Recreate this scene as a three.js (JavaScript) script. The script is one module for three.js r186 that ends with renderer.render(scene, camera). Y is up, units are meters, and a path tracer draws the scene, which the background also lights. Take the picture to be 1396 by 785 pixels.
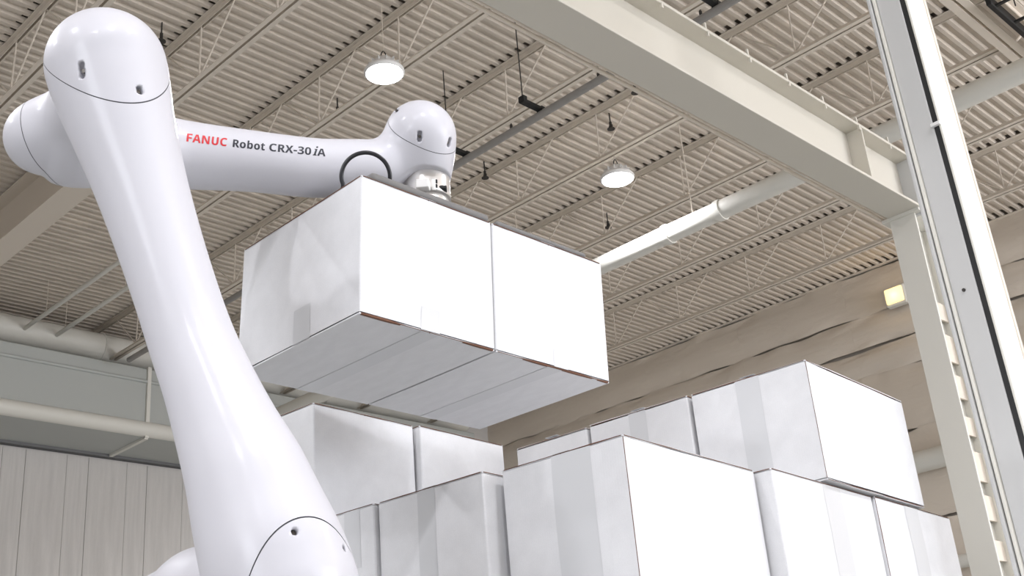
import * as THREE from 'three';
import { mergeGeometries, mergeVertices } from 'three/addons/utils/BufferGeometryUtils.js';
import { RectAreaLightUniformsLib } from 'three/addons/lights/RectAreaLightUniformsLib.js';
import { RoundedBoxGeometry } from 'three/addons/geometries/RoundedBoxGeometry.js';
import { ImprovedNoise } from 'three/addons/math/ImprovedNoise.js';

// ------------------------------------------------------------------ camera, exposure
const EYE = 1.5;                                   // eye height; scene notes below give heights above the eye
const V = (x, y, z) => new THREE.Vector3(x, y + EYE, z);
const scene = new THREE.Scene();
scene.background = new THREE.Color(0x0b0b0b);      // nothing outside the closed hall is seen
const camera = new THREE.PerspectiveCamera(27.399, 1396 / 785, 0.05, 200);
camera.position.copy(V(0, 0, 0));
camera.up.set(-0.2257, 0.9153, 0.3337);
camera.lookAt(V(0.6684652, 0.3946578, -0.6303963));
scene.add(camera);
const CR = new THREE.Vector3(0.70867, -0.08078, 0.7009), CU = new THREE.Vector3(-0.2257, 0.9153, 0.3337), CF = new THREE.Vector3(0.66847, 0.39466, -0.6304);   // axes of the view, used as plain directions
const renderer = new THREE.WebGLRenderer({ antialias: true });
renderer.toneMapping = THREE.LinearToneMapping;
renderer.toneMappingExposure = 1.68;
renderer.shadowMap.enabled = true;
RectAreaLightUniformsLib.init();
const LAMP_POWER = 45;                            // candela of one high bay lamp (three's units)
const LAMP_Y = 6.03;
// lamps: two in view over the stack, the others are unseen, added to light cartons and hall
const LAMPS = [
  [6.004, -7.035, 6.2], [9.099, -6.873],
  [2.6, 2.2], [9.1, 2.2],
  [-3.9, 2.2], [-0.6, 2.2], [-0.6, -6.85], [-3.9, -6.85], [-3.9, -2.3], [12.35, -12.9],
];
// side light: unseen wall windows, added behind the viewpoint to carry it: [wall, centre along it, centre y, length, height, brightness]
const ADDED_WINDOWS = [['front', 5.6, 2.6, 3.6, 4.2, 2.5], ['front', 9.7, 2.6, 3.6, 4.2, 6], ['front', 13.8, 2.6, 3.6, 4.2, 10], ['side', 1.6, 2.4, 3.6, 3.2, 5.5]];

// ------------------------------------------------------------------ helpers
let seed = 12345;
const rnd = () => { seed = (seed * 1664525 + 1013904223) >>> 0; return seed / 4294967296; };
const noise = new ImprovedNoise();
const names = {};
const numbered = (n) => { names[n] = (names[n] ?? -1) + 1; return names[n] ? n + '_' + String(names[n]).padStart(3, '0') : n; };
function shade(o) { o.traverse((m) => { if (m.isMesh) { m.castShadow = true; m.receiveShadow = true; } }); return o; }
function thing(name, label, category, pos, turn = 0, group) {
  const o = new THREE.Group(); o.name = numbered(name); o.position.copy(pos); o.rotation.y = turn;
  o.userData = { label, category }; if (group) o.userData.group = group;
  scene.add(o); return o;
}
function part(name, geo, mat, parent, label) {
  const m = new THREE.Mesh(geo, mat); m.name = name; m.castShadow = true; m.receiveShadow = true;
  if (label) m.userData.label = label;
  parent.add(m); return m;
}
function struct(name, geo, mat) { const m = part(name, geo, mat, scene); m.userData.kind = 'structure'; return m; }
function structGroup(name) { const g = new THREE.Group(); g.name = name; g.userData.kind = 'structure'; scene.add(g); return g; }
const boxAt = (sx, sy, sz, x, y, z) => new THREE.BoxGeometry(sx, sy, sz).translate(x, y, z);
function clean(g) { const o = g.index ? g.toNonIndexed() : g; for (const k of Object.keys(o.attributes)) if (!['position', 'normal', 'uv'].includes(k)) o.deleteAttribute(k); return o; }
const merge = (list) => mergeGeometries(list.map(clean));
function tube(pts, r, seg = 40, rad = 10, closed = false) {
  return new THREE.TubeGeometry(new THREE.CatmullRomCurve3(pts, closed, 'centripetal'), seg, r, rad, closed);
}
function bar(a, b, r, rad = 8) {
  const d = new THREE.Vector3().subVectors(b, a), L = d.length();
  const g = new THREE.CylinderGeometry(r, r, L, rad);
  g.applyQuaternion(new THREE.Quaternion().setFromUnitVectors(new THREE.Vector3(0, 1, 0), d.normalize()));
  return g.translate((a.x + b.x) / 2, (a.y + b.y) / 2, (a.z + b.z) / 2);
}

// ------------------------------------------------------------------ textures
function noiseTexture(size, fn, srgb = false) {
  const d = new Uint8Array(size * size * 4);
  for (let y = 0; y < size; y++) for (let x = 0; x < size; x++) {
    const c = fn(x / size, y / size); const i = (y * size + x) * 4;
    d[i] = c[0]; d[i + 1] = c[1]; d[i + 2] = c[2]; d[i + 3] = 255;
  }
  const t = new THREE.DataTexture(d, size, size); t.wrapS = t.wrapT = THREE.RepeatWrapping;
  t.magFilter = THREE.LinearFilter; t.minFilter = THREE.LinearMipmapLinearFilter; t.generateMipmaps = true;
  if (srgb) t.colorSpace = THREE.SRGBColorSpace; t.needsUpdate = true; return t;
}
const fbm = (x, y, s, o = 4) => { let a = 0, w = 0.5; for (let i = 0; i < o; i++) { a += w * noise.noise(x * s, y * s, i * 7.3 + s); s *= 2; w *= 0.5; } return a; };
// white liner board: faint mottling of the paper, and the flute lines telegraphing through as relief
const boardMap = noiseTexture(512, (u, v) => { const n = fbm(u, v, 8, 5) * 9 + (rnd() - 0.5) * 7; const c = 238 + n; return [c, c, c + 1]; }, true);
const boardBump = noiseTexture(512, (u, v) => { const f = Math.sin(u * Math.PI * 2 * 64) * 26 + fbm(u, v, 10, 4) * 60 + (rnd() - 0.5) * 30; const c = Math.max(0, Math.min(255, 128 + f)); return [c, c, c]; });
const paintMap = noiseTexture(256, (u, v) => { const n = fbm(u, v, 6, 5) * 22 + (rnd() - 0.5) * 6; const c = 236 + n; return [c, c, c]; }, true);
const wrinkleBump = noiseTexture(512, (u, v) => { const w = fbm(u * 0.6 + fbm(u, v, 5, 3) * 0.3, v * 2.4, 7, 5); const c = Math.max(0, Math.min(255, 128 + w * 190)); return [c, c, c]; });
const concreteMap = noiseTexture(256, (u, v) => { const n = fbm(u, v, 5, 5) * 40 + (rnd() - 0.5) * 14; const c = 222 + n; return [c, c, c]; }, true);

// ------------------------------------------------------------------ materials
const std = (o) => new THREE.MeshStandardMaterial(o);
const M = {
  deck: std({ color: new THREE.Color().setRGB(0.79, 0.70, 0.595), roughness: 0.75, map: paintMap }),
  steel: std({ color: new THREE.Color().setRGB(0.72, 0.645, 0.55), roughness: 0.65 }),
  cream: std({ color: new THREE.Color().setRGB(0.74, 0.72, 0.655), roughness: 0.5 }),
  beam: std({ color: new THREE.Color().setRGB(0.62, 0.585, 0.51), roughness: 0.5 }),
  grey: std({ color: new THREE.Color().setRGB(0.55, 0.55, 0.54), roughness: 0.5 }),
  black: std({ color: new THREE.Color().setRGB(0.012, 0.012, 0.012), roughness: 0.6 }),
  iron: std({ color: new THREE.Color().setRGB(0.05, 0.045, 0.04), roughness: 0.6, metalness: 0.3 }),
  pipeGrey: std({ color: new THREE.Color().setRGB(0.30, 0.285, 0.265), roughness: 0.5 }),
  insulation: std({ color: new THREE.Color().setRGB(0.72, 0.64, 0.545), roughness: 0.8, bumpMap: wrinkleBump, bumpScale: 0.010 }),
  liner: std({ color: new THREE.Color().setRGB(0.70, 0.67, 0.635), roughness: 0.6, map: paintMap }),
  duct: std({ color: new THREE.Color().setRGB(0.46, 0.475, 0.45), roughness: 0.55 }),
  trimDark: std({ color: new THREE.Color().setRGB(0.16, 0.16, 0.16), roughness: 0.7 }),
  concrete: std({ color: new THREE.Color().setRGB(0.41, 0.415, 0.40), roughness: 0.6, map: concreteMap }),
  board: std({ color: new THREE.Color().setRGB(0.84, 0.84, 0.845), roughness: 0.75, map: boardMap, bumpMap: boardBump, bumpScale: 0.0004 }),
  kraft: std({ color: new THREE.Color().setRGB(0.16, 0.075, 0.045), roughness: 0.9 }),
  tape: new THREE.MeshPhysicalMaterial({ color: new THREE.Color().setRGB(0.62, 0.625, 0.635), roughness: 0.32 }),
  robot: new THREE.MeshPhysicalMaterial({ color: new THREE.Color().setRGB(0.60, 0.595, 0.636), roughness: 0.5, clearcoat: 0.3, clearcoatRoughness: 0.2 }),
  gasket: std({ color: new THREE.Color().setRGB(0.10, 0.10, 0.11), roughness: 0.7 }),
  flange: std({ color: new THREE.Color().setRGB(0.82, 0.80, 0.78), roughness: 0.28, metalness: 0.75 }),
  foam: std({ color: new THREE.Color().setRGB(0.17, 0.165, 0.16), roughness: 0.7 }),
  hose: std({ color: new THREE.Color().setRGB(0.015, 0.015, 0.018), roughness: 0.35 }),
  screw: std({ color: new THREE.Color().setRGB(0.12, 0.11, 0.10), roughness: 0.4, metalness: 0.8 }),
  plastic: std({ color: new THREE.Color().setRGB(0.80, 0.79, 0.77), roughness: 0.45 }),
  wood: std({ color: new THREE.Color().setRGB(0.42, 0.29, 0.17), roughness: 0.8 }),
  lens: std({ color: 0xffffff, emissive: 0xffffff, emissiveIntensity: 6, roughness: 0.5 }),
  pane: std({ color: 0xf2f5f8, emissive: 0xf2f6ff, emissiveIntensity: 0.9, roughness: 0.4 }),  // glowing panes of the added windows
  warmLens: std({ color: 0xffe2a0, emissive: new THREE.Color().setRGB(1.0, 0.78, 0.42), emissiveIntensity: 0.6, roughness: 0.5 }),
};

// ------------------------------------------------------------------ the hall
const X0 = -9, X1 = 16.03, Z0 = -16.05, Z1 = 10, TOP = 7;
struct('floor', boxAt(X1 - X0 + 0.6, 0.2, Z1 - Z0 + 0.6, (X0 + X1) / 2, -0.1, (Z0 + Z1) / 2), M.concrete);
const JX = [3.64, 4.86, 6.23, 7.67, 9.10, 10.64, 12.22, 13.82];
{ // ribbed steel roof deck: ribs run along x, low flats rest on the joists at TOP; over every bearing line the
  // high flats are left out and open into an added closed hollow, shaped so the dashes turn dark
  const P = 0.124, dep = 0.03, VOID = 0.42, prof = [];
  for (let z = Z0; z < Z1; z += P) prof.push([z, 0], [z + 0.042, 0], [z + 0.062, dep], [z + P - 0.020, dep]);
  prof.push([Z1, 0]);
  const lines = [...JX.map((x, i) => [x - 0.10, x + 0.05, i < 3 ? -11.4 : -15.98, -3.1]), [X1 - 0.25, X1 - 0.03, -16, -1]];
  const pos = [], uv = [];
  const quad = (q) => { for (const k of [0, 1, 2, 0, 2, 3]) { pos.push(q[k][0], q[k][1] + TOP + EYE, q[k][2]); uv.push(q[k][0] / 3, q[k][2] / 3); } };
  for (let i = 0; i + 1 < prof.length; i++) {
    const [z0, y0] = prof[i], [z1, y1] = prof[i + 1]; let runs = [[X0, X1]];
    if (y0 === dep && y1 === dep) { runs = []; let x = X0; for (const [a, b, za, zb] of lines) if (z0 > za && z1 < zb) { runs.push([x, a]); x = b; } runs.push([x, X1]); }
    for (const [a, b] of runs) quad([[a, y0, z0], [b, y0, z0], [b, y1, z1], [a, y1, z1]]);
  }
  const h = dep + VOID;
  for (const [a, b, za, zb] of lines) { // sides, ends and lid of each added hollow
    quad([[a, dep, za], [a, dep, zb], [a, h, zb], [a, h, za]]); quad([[b, dep, zb], [b, dep, za], [b, h, za], [b, h, zb]]);
    quad([[a, dep, zb], [b, dep, zb], [b, h, zb], [a, h, zb]]); quad([[b, dep, za], [a, dep, za], [a, h, za], [b, h, za]]);
    quad([[a, h, za], [a, h, zb], [b, h, zb], [b, h, za]]);
  }
  const g = new THREE.BufferGeometry();
  g.setAttribute('position', new THREE.Float32BufferAttribute(pos, 3)); g.setAttribute('uv', new THREE.Float32BufferAttribute(uv, 2));
  g.computeVertexNormals();
  const slab = clean(boxAt(X1 - X0 + 0.6, 0.2, Z1 - Z0 + 0.6, (X0 + X1) / 2, TOP + EYE + h + 0.105, (Z0 + Z1) / 2));
  struct('ceiling', mergeGeometries([g, slab]), M.deck);
}
const H = TOP + EYE + 0.65;
struct('wall_front', boxAt(X1 - X0 + 0.6, H, 0.2, (X0 + X1) / 2, H / 2, Z1 + 0.1), M.liner);
struct('wall_side', boxAt(0.2, H, Z1 - Z0, X0 - 0.1, H / 2, (Z0 + Z1) / 2), M.liner);
ADDED_WINDOWS.forEach(([wall, c, y, w, h, L], i) => { // added, unseen lit windows with mullions, sources of the side light
  const g = structGroup('window_' + (i + 1)), front = wall === 'front';
  if (front) g.position.copy(V(c, y, Z1 - 0.06)); else { g.position.copy(V(X0 + 0.06, y, c)); }
  g.rotation.y = front ? Math.PI : Math.PI / 2;
  for (const s of [-1, 1]) { part('added_window_frame', boxAt(0.08, h + 0.16, 0.1, s * (w / 2 + 0.04), 0, 0), M.grey, g); part('added_window_frame', boxAt(w, 0.08, 0.1, 0, s * (h / 2 + 0.04), 0), M.grey, g); }
  const n = 4, pw = w / n;
  for (let k = 0; k < n; k++) { part('added_window_pane', boxAt(pw - 0.04, h - 0.02, 0.02, -w / 2 + pw * (k + 0.5), 0, -0.01), M.pane, g); if (k) part('mullion', boxAt(0.04, h, 0.07, -w / 2 + pw * k, 0, 0), M.grey, g); }
  const a = new THREE.RectAreaLight(0xf4f7ff, L, w, h); a.name = 'added_window_light';
  const f = front ? new THREE.Vector3(0, 0, -1) : new THREE.Vector3(1, 0, 0);
  a.position.copy(g.position).addScaledVector(f, 0.09); a.lookAt(a.position.clone().add(f)); scene.add(a);
});
{ // far wall with standing-rib liner panels below the duct
  const w = structGroup('wall_left');
  part('wall_core', boxAt(X1 - X0 + 0.6, H, 0.2, (X0 + X1) / 2, H / 2, Z0 - 0.1), M.liner, w);
  let x = 3.05, i = 0; const wide = [0.6, 0.33];
  while (x < 14.5) {
    const pw = wide[i++ % 2];
    part('wall_panel', new RoundedBoxGeometry(pw - 0.004, 5.04 + EYE - 0.02, 0.05, 2, 0.006).translate(x + pw / 2, (5.04 + EYE) / 2, Z0 + 0.02 + (i % 2) * 0.003), M.liner, w);
    x += pw;
  }
  const t = struct('trim_1', boxAt(14, 0.1, 0.12, 9.0, 5.11 + EYE, Z0 + 0.06), M.trimDark); void t;
}
{ // right wall: faced insulation blankets between girts, rows of sagging folds
  const w = structGroup('wall_right');
  part('wall_core', boxAt(0.2, H, Z1 - Z0, X1 + 0.2, H / 2, (Z0 + Z1) / 2), M.insulation, w);
  const rows = [[6.98, 6.30], [6.29, 5.80], [5.79, 5.38], [5.37, 4.4], [4.39, 3.1], [3.09, 1.6], [1.59, -1.49]];
  rows.forEach(([y1, y0], r) => {
    const nz = 260, ny = 14, pos = [], uv = [], idx = [];
    for (let j = 0; j <= ny; j++) for (let k = 0; k <= nz; k++) {
      const f = j / ny, z = Z0 + (Z1 - Z0) * k / nz;
      const y = y0 + (y1 - y0) * f;
      const fold = Math.exp(-Math.pow((f - 1) * (y1 - y0) / 0.10, 2)) + 0.8 * Math.exp(-Math.pow(f * (y1 - y0) / 0.09, 2));
      const b = 0.05 * Math.sin(Math.PI * f) + 0.045 * fold * noise.noise(z * 2.1, r * 9.1, f * 3) + 0.016 * fold * noise.noise(z * 7.7, r * 5.3, f * 6) + 0.012 * noise.noise(z * 1.3, y * 3, r);
      pos.push(X1 - 0.03 - Math.max(b, -0.02), y + EYE + 0.05 * fold * noise.noise(z * 1.7, r * 3.3, 0.5), z); uv.push(z / 2, y / 2);
    }
    for (let j = 0; j < ny; j++) for (let k = 0; k < nz; k++) { const a = j * (nz + 1) + k, b2 = a + 1, c = a + nz + 1, d = c + 1; idx.push(a, b2, d, a, d, c); }
    const g = new THREE.BufferGeometry(); g.setAttribute('position', new THREE.Float32BufferAttribute(pos, 3)); g.setAttribute('uv', new THREE.Float32BufferAttribute(uv, 2)); g.setIndex(idx); g.computeVertexNormals();
    part('insulation_blanket', g, M.insulation, w);
  });
}
{ // wall angle under the deck flutes along the head of the right wall: the flutes run on over it
  struct('trim_2', boxAt(0.10, 0.008, Z1 - Z0, X1 - 0.05, TOP + EYE - 0.004, (Z0 + Z1) / 2), M.steel);
}

// ------------------------------------------------------------------ roof joists
const ORD = ['leftmost', 'second from left', 'third from left', 'fourth from left', 'fifth from left', 'sixth from left', 'seventh from left', 'rightmost'];
const NODE = 1.27, ZN = -7.08, ZA = -15.98, ZB = -3.1, DEPTH = 0.655;
{
  const kit = (za) => {
  const chordGeo = (y, up) => { // pair of angles back to back
    const L = ZB - za, z = (za + ZB) / 2, s = up ? -1 : 1;
    return merge([-1, 1].flatMap((k) => [boxAt(0.046, 0.007, L, k * 0.035, y, z), boxAt(0.007, 0.055, L, k * 0.0155, y + s * 0.0275, z)]));
  };
  const topG = chordGeo(TOP + EYE - 0.006, true), botG = chordGeo(TOP + EYE - DEPTH, false);
  const yb = TOP + EYE - DEPTH + 0.03, yt = TOP + EYE - 0.03;
  const nodes = []; for (let k = -6; k <= 2; k++) nodes.push(ZN + k * NODE);
  const webs = [];
  for (const z of nodes) {
    if (z - NODE / 2 < za) continue;
    const bz = (a, b) => bar(new THREE.Vector3(0, yb, a), new THREE.Vector3(0, yt, b), 0.0095, 6);
    webs.push(bz(z, z - NODE / 2), bz(z, z + NODE / 2), bz(z, z + 0.02));
  }
  return { topG, botG, webs };
  };
  const long = kit(ZA), short = kit(-11.4);   // the three joists at the left stop at the wide beam
  JX.forEach((x, i) => {
    const j = thing('roof_joist', `painted open-web steel roof joist, ${ORD[i]} of the row under the ribbed roof deck`, 'joist', new THREE.Vector3(x, 0, 0), 0, 'open-web roof joists');
    const { topG, botG, webs } = i < 3 ? short : long;
    part('top_chord', topG, M.steel, j); part('bottom_chord', botG, M.steel, j);
    for (const g of webs) part('web_bar', g, M.steel, j);
  });
}
{ // girder the joists bear on, at the top right of the frame
  const g = thing('roof_girder', 'painted steel roof girder with paired chords crossing the joists at upper right', 'girder', V(9, TOP - DEPTH - 0.08, -3.06));
  const L = 14;
  part('bottom_chord', merge([boxAt(L, 0.012, 0.075, 0, 0, -0.052), boxAt(L, 0.012, 0.075, 0, 0, 0.052), boxAt(L, 0.075, 0.01, 0, 0.037, -0.02), boxAt(L, 0.075, 0.01, 0, 0.037, 0.02)]), M.steel, g);
  part('top_chord', merge([boxAt(L, 0.012, 0.075, 0, DEPTH + 0.0, -0.052), boxAt(L, 0.012, 0.075, 0, DEPTH + 0.0, 0.052), boxAt(L, 0.06, 0.01, 0, DEPTH - 0.03, 0.02)]), M.steel, g);
  for (let k = -4; k < 4; k++) part('web_bar', bar(new THREE.Vector3(k * 1.6, 0.03, 0), new THREE.Vector3(k * 1.6 + 0.8, DEPTH - 0.02, 0), 0.015), M.steel, g);
  const t = thing('cable_tray', 'black two-rail cable tray hung behind the roof girder at the top right corner', 'cable tray', V(10.9, 6.25, -2.72));
  for (const z of [-0.13, 0.13]) part('rail', new RoundedBoxGeometry(2.6, 0.1, 0.05, 2, 0.01).translate(0, 0, z), M.black, t);
  for (let k = 0; k < 7; k++) part('rung', boxAt(0.03, 0.02, 0.26, -1.2 + k * 0.4, -0.03, 0), M.black, t);
  for (const x of [-1, 1]) part('hanger_rod', bar(new THREE.Vector3(x, 0, 0), new THREE.Vector3(x, TOP - 6.25, 0), 0.006), M.iron, t);
}

// ------------------------------------------------------------------ lamps
function lampGeo() {
  const P = (a) => a.map(([r, y]) => new THREE.Vector2(r, y));
  return {
    housing: new THREE.LatheGeometry(P([[0.172, 0], [0.186, 0.005], [0.188, 0.03], [0.17, 0.055], [0.12, 0.07], [0.10, 0.12], [0.085, 0.15], [0, 0.155]]), 40),
    lens: new THREE.LatheGeometry(P([[0, -0.012], [0.10, -0.010], [0.165, -0.002], [0.17, 0.006], [0, 0.008]]), 40),
  };
}
{
  const G = lampGeo();
  const lb = ['round high bay lamp glowing white above the robot wrist, left of the two lit lamps', 'round high bay lamp glowing white above the right held carton, the right of two'];
  LAMPS.forEach(([x, z, y = LAMP_Y], i) => {
    const t = thing('high_bay_lamp', lb[i] ?? 'round high bay lamp out of view, added to light the cartons and hall', 'lamp', V(x, y, z), 0, i > 1 ? 'added high bay lamps out of view' : 'high bay lamps in view');
    part('housing', G.housing, M.plastic, t); part('lens', G.lens, M.lens, t);
    for (let k = 0; k < 12; k++) part('cooling_fin', new THREE.BoxGeometry(0.05, 0.06, 0.006).translate(0.12, 0.09, 0).rotateY(k * Math.PI / 6), M.plastic, t);
    const top = TOP - y;
    part('hook', tube([new THREE.Vector3(0, 0.15, 0), new THREE.Vector3(0.04, 0.2, 0), new THREE.Vector3(0, 0.25, 0), new THREE.Vector3(-0.03, 0.2, 0), new THREE.Vector3(0, 0.15, 0)], 0.006, 30, 6), M.iron, t);
    part('hanging_cable', bar(new THREE.Vector3(0, 0.24, 0), new THREE.Vector3(0, i === 1 ? top - DEPTH + 0.02 : top, 0), 0.004), M.steel, t);
    const s = new THREE.SpotLight(0xf8f9ff, LAMP_POWER, 0, 1.35, 0.6, 2);
    s.position.set(x, y + EYE - 0.03, z); s.target.position.set(x, 0, z); s.name = 'lamp_light';
    s.castShadow = true; s.shadow.radius = 8.5; s.shadow.mapSize.set(1024, 1024);
    scene.add(s, s.target);
  });
  const w = thing('wall_lamp', 'small square warm yellow wall lamp glowing beside the steel column', 'lamp', V(15.84, 6.37, -7.12));
  part('lamp_body', new RoundedBoxGeometry(0.14, 0.3, 0.34, 3, 0.03).translate(0.02, 0, 0), M.cream, w);
  part('lens', new RoundedBoxGeometry(0.05, 0.24, 0.28, 3, 0.02).translate(-0.06, 0, 0), M.warmLens, w);
  const p = new THREE.PointLight(0xffd890, 0.12, 0, 2); p.position.set(15.7, 6.37 + EYE, -7.12); p.castShadow = true; p.shadow.radius = 6; p.name = 'wall_lamp_light'; scene.add(p);
}

// ------------------------------------------------------------------ pipes under the roof
{
  const along = (r, z0, z1, n = 20) => new THREE.CylinderGeometry(r, r, Math.abs(z1 - z0), n).rotateX(Math.PI / 2).translate(0, 0, (z0 + z1) / 2);
  const w = thing('roof_pipe', 'thick cream painted pipe running under the roof behind the held cartons', 'pipe', V(9.72, 5.5, 0));
  part('pipe_run', along(0.105, -14.5, -2), M.cream, w);
  for (const z of [-6.05, -6.75, -9.4]) part('coupling', along(0.118, z - 0.035, z + 0.035), M.cream, w);
  for (const z of [-6.4, -9.0, -3.8]) part('hanger_rod', bar(new THREE.Vector3(0, 0.1, z), new THREE.Vector3(0, TOP - 5.5, z), 0.006), M.steel, w);
  const s = thing('sprinkler_pipe', 'thin grey sprinkler pipe hung on black brackets below the roof joists', 'pipe', V(7.47, 6.03, 0));
  part('pipe_run', along(0.038, -14.5, -1.5), M.pipeGrey, s);
  for (const z of [-4.35, -6.45, -7.52]) {
    part('bracket', merge([boxAt(0.30, 0.035, 0.06, -0.12, 0.05, z), boxAt(0.05, 0.09, 0.07, 0, 0.03, z), boxAt(0.05, 0.06, 0.07, -0.25, 0.07, z)]), M.black, s);
    part('hanger_rod', bar(new THREE.Vector3(-0.25, 0.07, z), new THREE.Vector3(-0.25, TOP - 6.03, z), 0.006), M.iron, s);
  }
  const t = thing('roof_pipe', 'thin pale pipe reaching the far wall left of the robot arm', 'pipe', V(6.75, 6.5, 0));
  part('pipe_run', along(0.03, -15.9, -12.2), M.cream, t); part('coupling', along(0.036, -13.1, -13.0), M.cream, t);
  for (const z of [-13.3, -15]) part('hanger_rod', bar(new THREE.Vector3(0, 0, z), new THREE.Vector3(0, TOP - 6.5, z), 0.005), M.steel, t);
  const t2 = thing('roof_pipe', 'pale thin pipe reaching the far wall, between the wide beam and the other thin pipe', 'pipe', V(6.29, 6.5, 0));
  part('pipe_run', along(0.03, -15.9, -11.2), M.cream, t2);
  for (const z of [-12.3, -14.6]) part('hanger_rod', bar(new THREE.Vector3(0, 0, z), new THREE.Vector3(0, TOP - 6.5, z), 0.005), M.steel, t2);
  // sprinkler heads
  const head = merge([new THREE.CylinderGeometry(0.016, 0.016, 0.07, 8), new THREE.CylinderGeometry(0.045, 0.045, 0.008, 12).translate(0, -0.055, 0), boxAt(0.01, 0.05, 0.05, 0, -0.03, 0)]);
  const HS = [[7.74, -7.11, 'below the joist right of the robot wrist'], [7.75, -5.92, 'beside the upper flange of the big beam'], [8.19, -7.98, 'right of the robot wrist dome'], [8.20, -5.84, 'touching the big beam edge'],
    [10.27, -7.99, 'just left of the thick cream pipe'], [8.53, -6.44, 'between the big beam and the right lamp'], [4.21, -7.88, 'beside the robot elbow dome'], [6.13, -7.91, 'left of the left lamp'], [7.74, -4.68, 'above the top flange of the big beam']];
  for (const [x, z, where] of HS) {
    const o = thing('fire_sprinkler', `small black sprinkler head under the roof, ${where}`, 'sprinkler', V(x * 6.85 / 6.3, 6.85, z * 6.85 / 6.3), 0, 'sprinkler heads');
    part('deflector', head, M.iron, o); part('drop_pipe', bar(new THREE.Vector3(0, 0.03, 0), new THREE.Vector3(0, 0.17, 0), 0.008), M.iron, o);
  }
}

// ------------------------------------------------------------------ duct and pipes on the far wall
{
  const alongX = (r, L, x, y, z, n = 24) => new THREE.CylinderGeometry(r, r, L, n).rotateZ(Math.PI / 2).translate(x, y, z);
  const p = thing('wall_pipe', 'thick white insulated pipe along the head of the far wall', 'pipe', V(8.5, 6.53, -15.45));
  part('pipe_run', alongX(0.2, 12.5, 0, 0, 0), M.cream, p);
  for (const x of [-4.4, -1.0, 3]) part('pipe_strap', new THREE.TorusGeometry(0.2, 0.012, 8, 32).rotateY(Math.PI / 2).translate(x, 0, 0), M.cream, p);
  for (const x of [-4.4, -1.0, 3]) part('bracket', boxAt(0.05, 0.05, 0.5, x, 0, -0.35), M.steel, p);
  const d = thing('air_duct', 'wide grey-green rectangular air duct with a white rounded lower edge on the far wall', 'duct', V(8.5, 5.08, -15.45));
  const seg = [-4.2, -2.35, -0.6, 1.2, 3.0, 5.2]; const xs = [-6, -3.1, -0.5, 2.4, 6]; void seg;
  for (let i = 0; i + 1 < xs.length; i++) part('duct_section', new RoundedBoxGeometry(xs[i + 1] - xs[i] - 0.02, 1.03, 1.08, 3, 0.03).translate((xs[i] + xs[i + 1]) / 2, 0.535, 0.0), M.duct, d);
  for (const x of xs.slice(1, -1)) part('duct_joint', merge([boxAt(0.055, 1.06, 0.05, x, 0.53, 0.55), boxAt(0.055, 0.05, 1.1, x, 0.01, 0)]), M.cream, d);
  part('upper_bead', alongX(0.025, 12, 0, 0.84, 0.55), M.duct, d);
  part('edge_roll', alongX(0.11, 12, 0, 0.13, 0.53), M.cream, d, 'white rounded edge along the duct bottom');
  const bm = thing('roof_beam', 'wide flat beam end under the roof joists at the left edge', 'beam', V(4.93, 6.35, -12.9));
  part('flange', boxAt(0.30, 0.016, 6.2, 0, 0, 0), M.steel, bm); part('web', boxAt(0.012, 0.6, 6.2, 0, 0.31, 0), M.steel, bm); part('flange', boxAt(0.30, 0.016, 6.2, 0, 0.61, 0), M.steel, bm);
  const r1 = thing('wall_pipe', 'white pipe across the right wall behind the steel column', 'pipe', V(15.75, 3.86, -9));
  part('pipe_run', new THREE.CylinderGeometry(0.15, 0.15, 12, 24).rotateX(Math.PI / 2), M.cream, r1);
  for (const z of [-3.5, 0.5, 4]) part('bracket', boxAt(0.3, 0.05, 0.05, 0.1, 0, z), M.steel, r1);
  const r2 = thing('wall_pipe', 'lower white pipe on the right wall, at the foot of the frame beside the column', 'pipe', V(15.75, 2.42, -9));
  part('pipe_run', new THREE.CylinderGeometry(0.09, 0.09, 12, 24).rotateX(Math.PI / 2), M.cream, r2);
  for (const z of [-3.5, 0.5, 4]) part('bracket', boxAt(0.3, 0.04, 0.04, 0.1, 0, z), M.steel, r2);
}

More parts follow.
